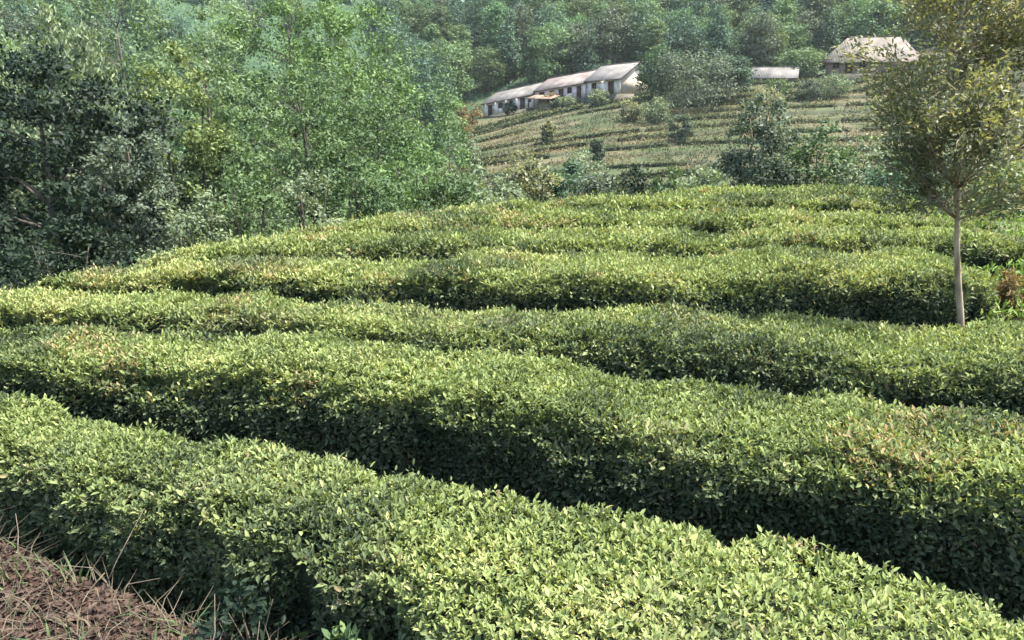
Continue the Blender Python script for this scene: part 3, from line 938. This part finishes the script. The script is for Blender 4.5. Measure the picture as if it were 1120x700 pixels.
def house(label, corner, yaw, L, W, wh, rh, wall_m, gable_m, roof_m, openings, hip=0.0, over=.5, plinth=1.6, name="farmhouse", cat="farmhouse", group=None, eave_beam=None):
    root = thing(name, label, cat, corner, yaw, group)
    t = .24
    g = Geo()
    wall_panel(g, L, wh, t, openings, lambda a0, a1, b0, b1: g.box(((a0 + a1) / 2, t / 2, (b0 + b1) / 2), (a1 - a0, t, b1 - b0)))
    g.box((L / 2, W - t / 2, wh / 2), (L, t, wh))
    # gable ends as pentagons
    for x in (t / 2, L - t / 2):
        top = wh + rh - .06 if not hip else wh
        pts = [(t, 0), (W - t, 0), (W - t, wh), (W / 2, top), (t, wh)] if not hip else [(t, 0), (W - t, 0), (W - t, wh), (t, wh)]
        n = len(pts)
        V = [(x - t / 2, a, b) for a, b in pts] + [(x + t / 2, a, b) for a, b in pts]
        Fc = [tuple(range(n))[::-1], tuple(range(n, 2 * n))] + [(i, (i + 1) % n, n + (i + 1) % n, n + i) for i in range(n)]
        g.add(V, Fc, 1 if x > L / 2 else 0)
    g.build("wall", [wall_m, gable_m], root)
    pl = Geo()
    pl.box((L / 2, W / 2, -plinth / 2 - .002), (L + .3, W + .3, plinth))
    pl.build("foundation", PLINTH, root)
    # roof: slabs of real thickness
    r = Geo()
    th = .16
    o = over
    sl = rh / (W / 2)
    ez = wh - o * sl + .05
    A = np.array([(-o, -o, ez), (L + o, -o, ez), (L + o - hip, W / 2, wh + rh + .05), (-o + hip, W / 2, wh + rh + .05)])
    Bq = np.array([(L + o, W + o, ez), (-o, W + o, ez), (-o + hip, W / 2, wh + rh + .05), (L + o - hip, W / 2, wh + rh + .05)])
    quads = [A, Bq]
    tris = []
    if hip:
        tris = [np.array([(L + o, -o, ez), (L + o, W + o, ez), (L + o - hip, W / 2, wh + rh + .05)]), np.array([(-o, W + o, ez), (-o, -o, ez), (-o + hip, W / 2, wh + rh + .05)])]
    for Q in quads + tris:
        n = len(Q)
        V = np.concatenate([Q, Q - [0, 0, th]])
        r.add(V, [tuple(range(n)), tuple(range(n, 2 * n))[::-1]] + [(i, n + i, n + (i + 1) % n, (i + 1) % n) for i in range(n)])
    rf = r.build("roof", roof_m, root)
    rd = Geo()
    rd.box((L / 2, W / 2, wh + rh + .06), (L + 2 * o - 2 * hip + .1, .30, .12))
    rd.build("ridge_cap", roof_m, rf)
    for (a, b, w, h, kind) in openings:
        fr = Geo()
        f = .09
        yb = .16
        fr.box((a + f / 2, yb, b + h / 2), (f, .1, h - .01))
        fr.box((a + w - f / 2, yb, b + h / 2), (f, .1, h - .01))
        fr.box((a + w / 2, yb, b + h - f / 2), (w - 2 * f, .1, f))
        if kind == "window":
            fr.box((a + w / 2, yb, b + f / 2), (w - 2 * f, .1, f))
            fr.box((a + w / 2, yb - .01, b + h / 2), (.06, .07, h - 2 * f))
            wo = fr.build("window", BROWNWOOD, root)
            pn = Geo(); pn.box((a + w / 2, .215, b + h / 2), (w - .02, .03, h - .02)); pn.build("pane", PANE, wo)
        else:
            wo = fr.build("door", BROWNWOOD, root)
            pn = Geo(); pn.box((a + w / 2, .215, b + h / 2), (w - .02, .04, h - .02)); pn.build("door_leaf", DARKWOOD, wo)
    if eave_beam:
        e = Geo(); e.box((L / 2, -.06, wh - .14), (L - .1, .1, .14)); e.build("eave_beam", DARKWOOD, root)
    return root


YAW = -math.radians(40)
hd = np.array([math.cos(YAW), math.sin(YAW)])
x0, _ = px(528, 119, 150)
P0 = np.array([x0, 150.0])
HG = "old farmhouses standing in a sloping row on the hillside"
lean(house("long white farmhouse with grey roof, lowest of the sloping row", (P0[0], P0[1], -1.9), YAW, 11.7, 8, 2.25, 2.0, WHITEWASH, WHITEWASH, TILE_GREY,
           [(1.2, .02, 1.1, 1.8, "door"), (3.6, .9, 1.1, .95, "window"), (6.1, .9, 1.0, .95, "window"), (8.6, .02, 1.2, 1.9, "door"), (10.4, .9, .8, .9, "window")], group=HG, over=.28, eave_beam=True, plinth=4), .155)
P1 = P0 + hd * 12.0
lean(house("long pinkish farmhouse with faded tile roof in the middle of the sloping row", (P1[0], P1[1], .22), YAW, 10.4, 8, 2.4, 2.0, PINKWASH, PINKWASH, TILE_PINK,
           [(.8, .02, 1.2, 2.0, "door"), (2.9, 1.0, 1.2, 1.0, "window"), (4.9, .02, 1.1, 2.0, "door"), (6.7, 1.0, 1.0, 1.0, "window"), (8.6, .02, 1.0, 2.0, "door")], group=HG, over=.28, eave_beam=True, plinth=4), .13)
P2 = P0 + hd * 22.75
gabled = house("cream farmhouse with a broad gable end, highest of the sloping row", (P2[0], P2[1], 1.75), YAW, 6.2, 9.5, 2.5, 2.35, WHITEWASH, CREAM, TILE_GREY,
      [(.8, .9, 1.0, 1.1, "window"), (3.9, .02, 1.2, 2.05, "door")], group=HG, over=.45, eave_beam=True, plinth=4)
lean(gabled, .06)


def lean_to():
    q = P0 + hd * 12.6
    root = thing("lean_to", "low brown timber lean-to before the long pinkish farmhouse", "lean-to", (q[0], q[1], -.35), YAW)
    for x in (.1, 2.5, 4.9):
        g = Geo(); g.box((x, -2.6, .4), (.16, .16, 2.8)); g.build("post", DARKWOOD, root)
    r = Geo()
    V = np.array([(-.2, -3.0, 1.72), (5.2, -3.0, 1.72), (5.2, -.25, 2.35), (-.2, -.25, 2.35)])
    V = np.concatenate([V, V - [0, 0, .12]])
    r.add(V, [(0, 1, 2, 3), (7, 6, 5, 4), (0, 4, 5, 1), (1, 5, 6, 2), (2, 6, 7, 3), (3, 7, 4, 0)])
    r.build("roof", RUSTY, root)


RUSTY = rough_mat("rusty_sheet", [(.3, (.10, .06, .045)), (.55, (.19, .125, .09)), (.75, (.26, .20, .16))], 1.5, .2)
lean_to()
x3, z3 = px(903, 78, 138)
house("hip-roofed mud-walled house with a wide tan roof behind the olive tree", (x3, 138, z3 - .4), -math.radians(24), 13.5, 9, 2.4, 3.4, MUDWALL, MUDWALL, TILE_TAN,
      [(1.0, .8, 1.0, 1.1, "window"), (2.9, .02, 1.2, 1.9, "door"), (5.0, .8, 1.0, 1.1, "window")], hip=3.6, over=.9, plinth=4)
x4, z4 = px(823, 92, 137)
house("small grey-roofed shed left of the hip-roofed house", (x4, 137, z4 - .3), -math.radians(20), 6.5, 5, 1.5, 1.5, MUDWALL, MUDWALL, TILE_GREY,
      [(2.4, .02, 1.0, 1.3, "door")], over=.5, name="shed", cat="shed", plinth=3)


# straw heap by the middle house
def heap(label, u, y, v, w, h, mat, name, cat):
    x, _ = px(u, v, y)
    rg = np.random.default_rng(int(u))
    root_z = T(x, y)
    g = Geo()
    n = 2600
    a, r = rg.uniform(0, 6.283, n), np.sqrt(rg.uniform(0, 1, n))
    hh = h * (1 - r ** 1.7) * (.85 + .3 * noise(np.cos(a) * r * 3, np.sin(a) * r * 3, 0, 12))
    pos = np.stack([np.cos(a) * r * w / 2, np.sin(a) * r * w / 2.4, hh * rg.uniform(.75, 1.05, n)], -1)
    g.leaves(LEAF_FAR, pos, rg.normal(0, 1, (n, 3)) + [0, 0, -.3], unit(pos + [0, 0, 1.0]) + rg.normal(0, .3, (n, 3)), rg.uniform(.3, .7, n), .16, rg.beta(2, 2, n), rg.uniform(.2, .8, n))
    o = g.build(name, mat)
    o.location = (x, y, root_z)
    return tag(o, label, cat)


STRAW = crown_mat("straw", (.10, .085, .05), (.20, .17, .10), (.32, .28, .18), trans=.1)
heap("tan straw heap in front of the sloping row of farmhouses", 602, 139, 112, 4.6, 2.6, STRAW, "straw_heap", "straw heap")

# shrubs and trees around the houses
YARD = [
    ("yard_bush", "dark bush against the white farmhouse's front", "bush", 560, 146, 112, 20, CR_DARK, .3),
    ("yard_bush", "grey-green bush before the pinkish farmhouse", "bush", 622, 136, 106, 22, CR_GREY, .5),
    ("yard_bush", "brown bush before the pinkish farmhouse, right of the straw heap", "bush", 612, 137, 107, 16, CR_PURPLE, .3),
    ("yard_bush", "small green bush before the gabled farmhouse's door", "bush", 655, 131, 98, 20, CR_GREY, .6),
    ("yard_bush", "brownish thicket at the left of the white farmhouse", "bush", 512, 140, 112, 26, CR_BROWN, .25),
    ("yard_tree", "round dusky tree right of the gabled farmhouse", "tree", 757, 122, 55, 84, CR_PURPLE, .35),
    ("yard_tree", "green tree right beside the gable of the highest farmhouse", "tree", 724, 128, 50, 42, CR_FOREST, .7),
    ("yard_tree", "blue-green tree with bare pale trunks right of the dusky round tree", "tree", 800, 126, 62, 44, CR_TEAL, .4),
    ("yard_tree", "green tree between the shed and the hip-roofed house", "tree", 878, 140, 52, 44, CR_FOREST, .6),
    ("yard_bush", "low green bush in front of the shed", "bush", 850, 128, 88, 30, CR_MID, .5),
    ("yard_bush", "pale bush below the hip-roofed house", "bush", 915, 126, 82, 40, CR_GREY, .5),
    ("yard_bush", "bright spiky bush at the foot of the dusky round tree", "bush", 718, 116, 108, 36, CR_GREY, .5),
]
YARD += [("terrace_bush", lab, "bush", u, y, v, w, mt, yg) for (lab, u, y, v, w, mt, yg) in [
    ("dusty bush on the terraces below the straw heap", 600, 112, 132, 14, CR_OLIVE, .4),
    ("brown bush at the left end of the terraces", 505, 118, 128, 22, CR_BROWN, .2),
    ("grey-green bush at the terraces' left end below the brown bush", 512, 104, 146, 34, CR_GREY, .3),
    ("small dark bush on the lower terraces left of the pale path", 655, 98, 150, 14, CR_PURPLE, .3),
    ("olive bush on the upper terraces below the gable", 690, 118, 110, 22, CR_OLIVE, .35),
    ("dusky bush on the terraces below the dusky round tree", 745, 106, 126, 24, CR_PURPLE, .4),
    ("olive thicket on the upper terraces below the shed", 838, 120, 96, 34, CR_OLIVE, .3),
    ("grey thicket on the terraces left of the hip-roofed house", 888, 124, 84, 26, CR_PURPLE, .4),
    ("tall weedy bush at the bottom of the terraces", 640, 86, 166, 44, CR_GREY, .5),
    ("brownish weedy bush at the bottom of the terraces", 570, 88, 160, 40, CR_OLIVE, .3),
]]
for i, (nm, lab, cat, u, y, vt, w, mt, yg) in enumerate(YARD):
    tree = cat == "tree"
    plant(nm, lab, cat, u, y, vt, w, mt, seed=1200 + i * 3, bark=BARK_PALE if "pale trunks" in lab else None, base_h=(2.2 if "pale trunks" in lab else .5) if tree else .05, trunk_r=.16 if tree else .08,
          n_clump=110 if tree else 40, per_clump=60, leaf=.38 if tree else .30, shape='dome', clump=.28, young=yg, limbs=12, stems=3 if "pale trunks" in lab or not tree else 1)


# ------------------------------------------------------------------ forest on the slope behind
def forest():
    kinds = []
    specs = [('oval', CR_FOREST, .45, 9.0, 3.1), ('dome', CR_TEAL, .45, 8.0, 3.3), ('oval', CR_TEAL, .65, 10.0, 2.8), ('dome', CR_FOREST, .7, 8.5, 3.4),
             ('conic', CR_TEAL, .3, 11.0, 2.5), ('flame', CR_FOREST, .6, 10.0, 2.4), ('oval', CR_PURPLE, .4, 8.5, 3.0)]
    kindn = ["round mid green", "domed blue-green", "tall blue-green", "domed leafy green", "pointed dark blue-green", "slim light green", "dusky grey-green"]
    for i, (sh, mt, yg, H, R) in enumerate(specs):
        tr, cr = tree_geo(2000 + i, H, R, base_h=1.0, trunk_r=.17, n_clump=100, per_clump=52, leaf=.36, shape=sh, clump=.27, young=yg, limbs=10)
        kinds.append((tr.mesh("trunk", [BARK_DARK], True), cr.mesh("crown", [mt])))
    rg = np.random.default_rng(55)
    cnt = 0
    placed = []

    def can(x, y, dmin):
        return all((x - a) ** 2 + (y - b) ** 2 > dmin * dmin for a, b in placed)

    def put(x, y, where, grp, sc=1.0, ks=None):
        nonlocal cnt
        k = int(rg.choice(ks if ks is not None else 7))
        s = sc * rg.uniform(.8, 1.2)
        root = thing("forest_tree", "%s tree in the forest %s" % (kindn[k], where), "tree", (x, y, T(x, y) - .1), rg.uniform(0, 6.28),
                     "%s trees of the forest %s" % (kindn[k], where), (s, s, s * rg.uniform(.9, 1.15)))
        link("trunk", kinds[k][0], root)
        link("crown", kinds[k][1], root)
        placed.append((x, y))
        cnt += 1

    hh = np.array([math.cos(YAW), math.sin(YAW)])
    nn = np.array([-hh[1], hh[0]])
    # rank right behind the farmhouses: a dark close edge
    tries = 0
    while tries < 9000 and cnt < 205:
        tries += 1
        y = 118 + 84 * rg.uniform(0, 1) ** 1.1
        u = rg.uniform(425, 1170)
        x = (u - 560) / F_PX * y
        p = np.array([x, y]) - P0
        a, b = p @ hh, p @ nn
        if -6 < a < 31 and b < 12.5:
            continue
        if a <= -6 and y < 146 + (x + 12) * .6 and x > -16:
            continue
        if a >= 31:
            edge = 146 + .02 * x if x < 75 else 132
            if y < edge:
                continue
            if 48 < x < 74 and y < 153:
                continue
        if x < -16 and y < 128:
            continue
        if not can(x, y, 4.2 if y < 170 else 5.0):
            continue
        where = "behind the farmhouses" if -6 < a < 34 and b < 34 else ("on the slope right of the farmhouses" if x > 14 else ("on the slope left of the farmhouses" if x < -10 else "high above the farmhouses"))
        put(x, y, where, None, 1.12)
    # valley side on the left, behind the wood
    tries = 0
    n0 = cnt
    while tries < 6000 and cnt - n0 < 92:
        tries += 1
        y = rg.uniform(58, 205)
        u = rg.uniform(-60, 500)
        x = (u - 560) / F_PX * y
        if x > -9 - .05 * y or not can(x, y, 5.5):
            continue
        put(x, y, "across the valley behind the wood", None, .85)
    return cnt


print("forest trees", forest())


# undergrowth covering the forest floor and the valley side
def undergrowth():
    rg = np.random.default_rng(91)
    n = 42000
    y = rg.uniform(16, 205, n)
    u = rg.uniform(-80, 1200, n)
    x = (u - 560) / F_PX * y
    q = x - P0[0], y - P0[1]
    hh = np.array([math.cos(YAW), math.sin(YAW)])
    a = q[0] * hh[0] + q[1] * hh[1]
    b = -q[0] * hh[1] + q[1] * hh[0]
    wild = ((y > 146) | (x < -9) | (y < 66)) & ~((a > -2) & (a < 31) & (b > -6) & (b < 11)) & ~((x > 44) & (x < 76) & (y < 156) & (y > 120))
    e = y - np.interp(x, EDGE_X, EDGE_Y)
    wild &= e > 3.0
    x, y = x[wild], y[wild]
    n = len(x)
    dens = fbm(x / 5, y / 5, 0, 33)
    hgt = (.3 + 1.5 * np.clip(dens - .3, 0, 1)) * np.clip(y / 90, .35, 1.2)
    z = terrain(x, y) + rg.uniform(0, 1, n) * hgt
    pos = np.stack([x, y, z], -1)
    L = np.clip(y * .0042, .09, .6) * rg.uniform(.7, 1.4, n)
    g = Geo()
    g.leaves(LEAF_FAR, pos, rg.normal(0, .7, (n, 3)) + [0, 0, .5], rg.normal(0, .6, (n, 3)) + [0, 0, .8], L, L * .6, rg.beta(2, 2, n), np.clip(dens + rg.normal(0, .2, n), 0, 1))
    o = g.build("undergrowth", CR_FOREST)
    o["kind"] = "stuff"


undergrowth()


# ------------------------------------------------------------------ near ground cover
def blades(name, mat, n, sample, hmin, hmax, wid, bend, seed, young):
    rg = np.random.default_rng(seed)
    x, y = sample(rg, n)
    z = terrain(x, y)
    h = rg.uniform(hmin, hmax, n)
    az = rg.uniform(0, 6.283, n)
    out = np.stack([np.cos(az), np.sin(az), np.zeros(n)], -1)
    sd = np.stack([-np.sin(az), np.cos(az), np.zeros(n)], -1)
    bd = rg.uniform(.2, 1, n) * bend
    base = np.stack([x, y, z - .005], -1)
    g = Geo()
    V = []
    for t, wf in ((0, 1), (.5, .8), (1, .05)):
        c = base + np.array([0, 0, 1.]) * (h * (t - .35 * bd * t * t))[:, None] + out * (h * bd * t * t)[:, None]
        V += [c - sd * (wid * wf / 2), c + sd * (wid * wf / 2)]
    V = np.stack(V, 1).reshape(-1, 3)
    fl = np.array([0, 1, 3, 2, 2, 3, 5, 4])
    g.v.append(V)
    g.f.append((fl[None] + (np.arange(n) * 6)[:, None]).ravel())
    g.l.append(np.full(2 * n, 4)); g.m.append(np.zeros(2 * n, int))
    g.t.append(np.repeat(rg.beta(2, 2, n), 6)); g.g.append(np.repeat(np.clip(rg.normal(young, .25, n), 0, 1), 6))
    g.n = n * 6
    o = g.build(name, mat)
    o["kind"] = "stuff"
    return o


def s_left(rg, n):
    t = rg.uniform(0, 1, n)
    x = -3.2 + 3.4 * t
    y = 3.72 - 1.62 * t - np.abs(rg.normal(0, .45, n))
    return x, y


def s_left_clumps(rg, n):
    c = 130
    x, y = s_left(rg, c)
    i = rg.integers(0, c, n)
    return x[i] + rg.normal(0, .08, n), y[i] + rg.normal(0, .08, n)


blades("dry_grass", DRY, 2200, s_left_clumps, .04, .19, .0045, 1.8, 61, .3)
blades("green_weeds", CR_MID, 500, s_left_clumps, .05, .16, .010, .9, 62, .4)


def s_right(rg, n):
    x = rg.uniform(4.55, 8.2, n)
    y = rg.uniform(4.6, 12.5, n)
    k = fbm(x * 1.4, y * 1.4, 0, 17) > .42
    return x[k], y[k]


def right_weeds():
    rg = np.random.default_rng(63)
    x, y = s_right(rg, 30000)
    keep = ~((y > 8.0 * S - .9) & (x < 6.0)) & ~((y < 5.95) & (x < 5.3))
    x, y = x[keep], y[keep]
    n = len(x)
    h = .18 + .75 * fbm(x * .8, y * .8, 0, 18)
    pos = np.stack([x, y, terrain(x, y) + h * rg.uniform(0, 1, n) ** .7], -1)
    L = rg.uniform(.05, .11, n)
    g = Geo()
    g.leaves(LEAF_MID, pos, rg.normal(0, .5, (n, 3)) + [0, 0, .7], rg.normal(0, .6, (n, 3)) + [0, 0, .7], L, L * .35, rg.beta(2, 2, n), np.clip(fbm(x * 1.2, y * 1.2, 0, 19) * 1.2 - .1 + rg.normal(0, .2, n), 0, 1))
    o = g.build("weeds", WEED)
    o["kind"] = "stuff"


right_weeds()


def litter():
    rg = np.random.default_rng(64)
    n = 9000
    x, y = s_left(rg, n)
    x2, y2 = rg.uniform(-5, 6, 5000), rg.uniform(1.5, 8, 5000)
    x, y = np.concatenate([x, x2]), np.concatenate([y, y2])
    n = len(x)
    pos = np.stack([x, y, terrain(x, y) + rg.uniform(.004, .03, n)], -1)
    d = rg.normal(0, 1, (n, 3)) * [1, 1, .25]
    L = rg.uniform(.02, .05, n)
    g = Geo()
    g.leaves(LEAF_MID, pos, d, rg.normal(0, .35, (n, 3)) + [0, 0, 1], L, L * .5, rg.beta(2, 2, n), rg.beta(1.5, 2, n))
    o = g.build("leaf_litter", LITTER)
    o["kind"] = "stuff"


litter()


# dry bent stalks and twigs poking out at the lower left
def stalk(label, pts, r, group):
    g = Geo()
    P = np.array(pts, float)
    b = P[0].copy()
    g.tube(resample(P - b, 10), np.linspace(r, r * .5, 10), 6)
    g.tube([P[len(P) // 2] - b, P[len(P) // 2] - b + np.array([.05, -.03, .09])], [r * .6, r * .25], 5)
    o = g.build("dry_stalk", BARK_PALE)
    o.location = b
    return tag(o, label, "dry stalk", group)


def gp(x, y, h):
    return (x, y, T(x, y) + h)


stalk("pale bent dry stalk rising by the soil at the lower left", [gp(-1.66, 2.62, 0), gp(-1.72, 2.64, .16), gp(-1.56, 2.70, .25)], .0028, "dry stalks at the lower left")
stalk("short dry stalk leaning low over the reddish soil", [gp(-1.5, 2.35, 0), gp(-1.4, 2.4, .10), gp(-1.2, 2.42, .17)], .003, "dry stalks at the lower left")



def terrace_grass():
    rg = np.random.default_rng(71)
    n = 95000
    y = rg.uniform(70, 143, n)
    u = rg.uniform(455, 1180, n)
    x = (u - 560) / F_PX * y
    a = (x - P0[0]) * hd[0] + (y - P0[1]) * hd[1]
    b = -(x - P0[0]) * hd[1] + (y - P0[1]) * hd[0]
    k = ~((a > -1) & (a < 30) & (b > -.6) & (b < 10)) & (noise(x / 2.2, y / 1.1, 0, 73) + .5 * fbm(x / 9, y / 9, 0, 74) > .60)
    x, y = x[k], y[k]
    n = len(x)
    pos = np.stack([x, y, terrain(x, y) + rg.uniform(.02, .28, n)], -1)
    L = rg.uniform(.16, .36, n)
    dry = np.exp(-((x - 8) / 11) ** 2 - ((y - 112) / 12) ** 2)
    tone = fbm(x / 13, y / 8, 0, 75) + .35 * dry * noise(x / 3, y / 2, 0, 76)
    g = Geo()
    g.leaves(LEAF_FAR, pos, rg.normal(0, .6, (n, 3)) + [0, 0, .7], rg.normal(0, .5, (n, 3)) + [0, 0, .9], L, L * .55, np.clip(rg.beta(2, 2, n) * .6 + .9 * (tone - .3), 0, 1),
             np.clip((tone - .47) * 6 + rg.normal(.3, .25, n), 0, 1))
    m = leaf_mat("terrace_grass_blade", [(0, (.030, .045, .022)), (1, (.066, .085, .04))], [(0, (.05, .056, .028)), (.5, (.09, .085, .043)), (1, (.15, .11, .062))], trans=.15, rough=.8, spec=.1)
    o = g.build("terrace_grass", m)
    o["kind"] = "stuff"


terrace_grass()


def twigs():
    """bare dead twigs lying and poking about on the soil bank."""
    rg = np.random.default_rng(72)
    g = Geo()
    for _ in range(170):
        x, y = s_left(rg, 1)
        p = np.array([x[0], y[0], T(x[0], y[0]) + .01])
        az, up = rg.uniform(0, 6.28), abs(rg.normal(0, .45))
        d = np.array([math.cos(az), math.sin(az), up])
        L = rg.uniform(.06, .24)
        m = p + d * L * .5 + rg.normal(0, .03, 3)
        m[2] = max(m[2], T(m[0], m[1]) + .008)
        e = p + d * L
        e[2] = max(e[2], T(e[0], e[1]) + .008)
        g.tube([p, m, e], [.0024, .002, .001], 4)
    o = g.build("twig_litter", STEM)
    o["kind"] = "stuff"


twigs()
# ------------------------------------------------------------------ air between here and the far slope
hz = Geo()
hz.box((0, 740, 35), (5200, 1640, 110))
hm = bpy.data.materials.new("valley_air")
hm.use_nodes = True
hn = hm.node_tree
hn.nodes.remove(hn.nodes["Principled BSDF"])
pv = hn.nodes.new("ShaderNodeVolumePrincipled")
pv.inputs["Color"].default_value = (.84, .92, .92, 1)
pv.inputs["Density"].default_value = .00011
pv.inputs["Anisotropy"].default_value = .2
hn.links.new(pv.outputs[0], hn.nodes["Material Output"].inputs["Volume"])
ho = hz.build("haze", hm)
ho["kind"] = "stuff"
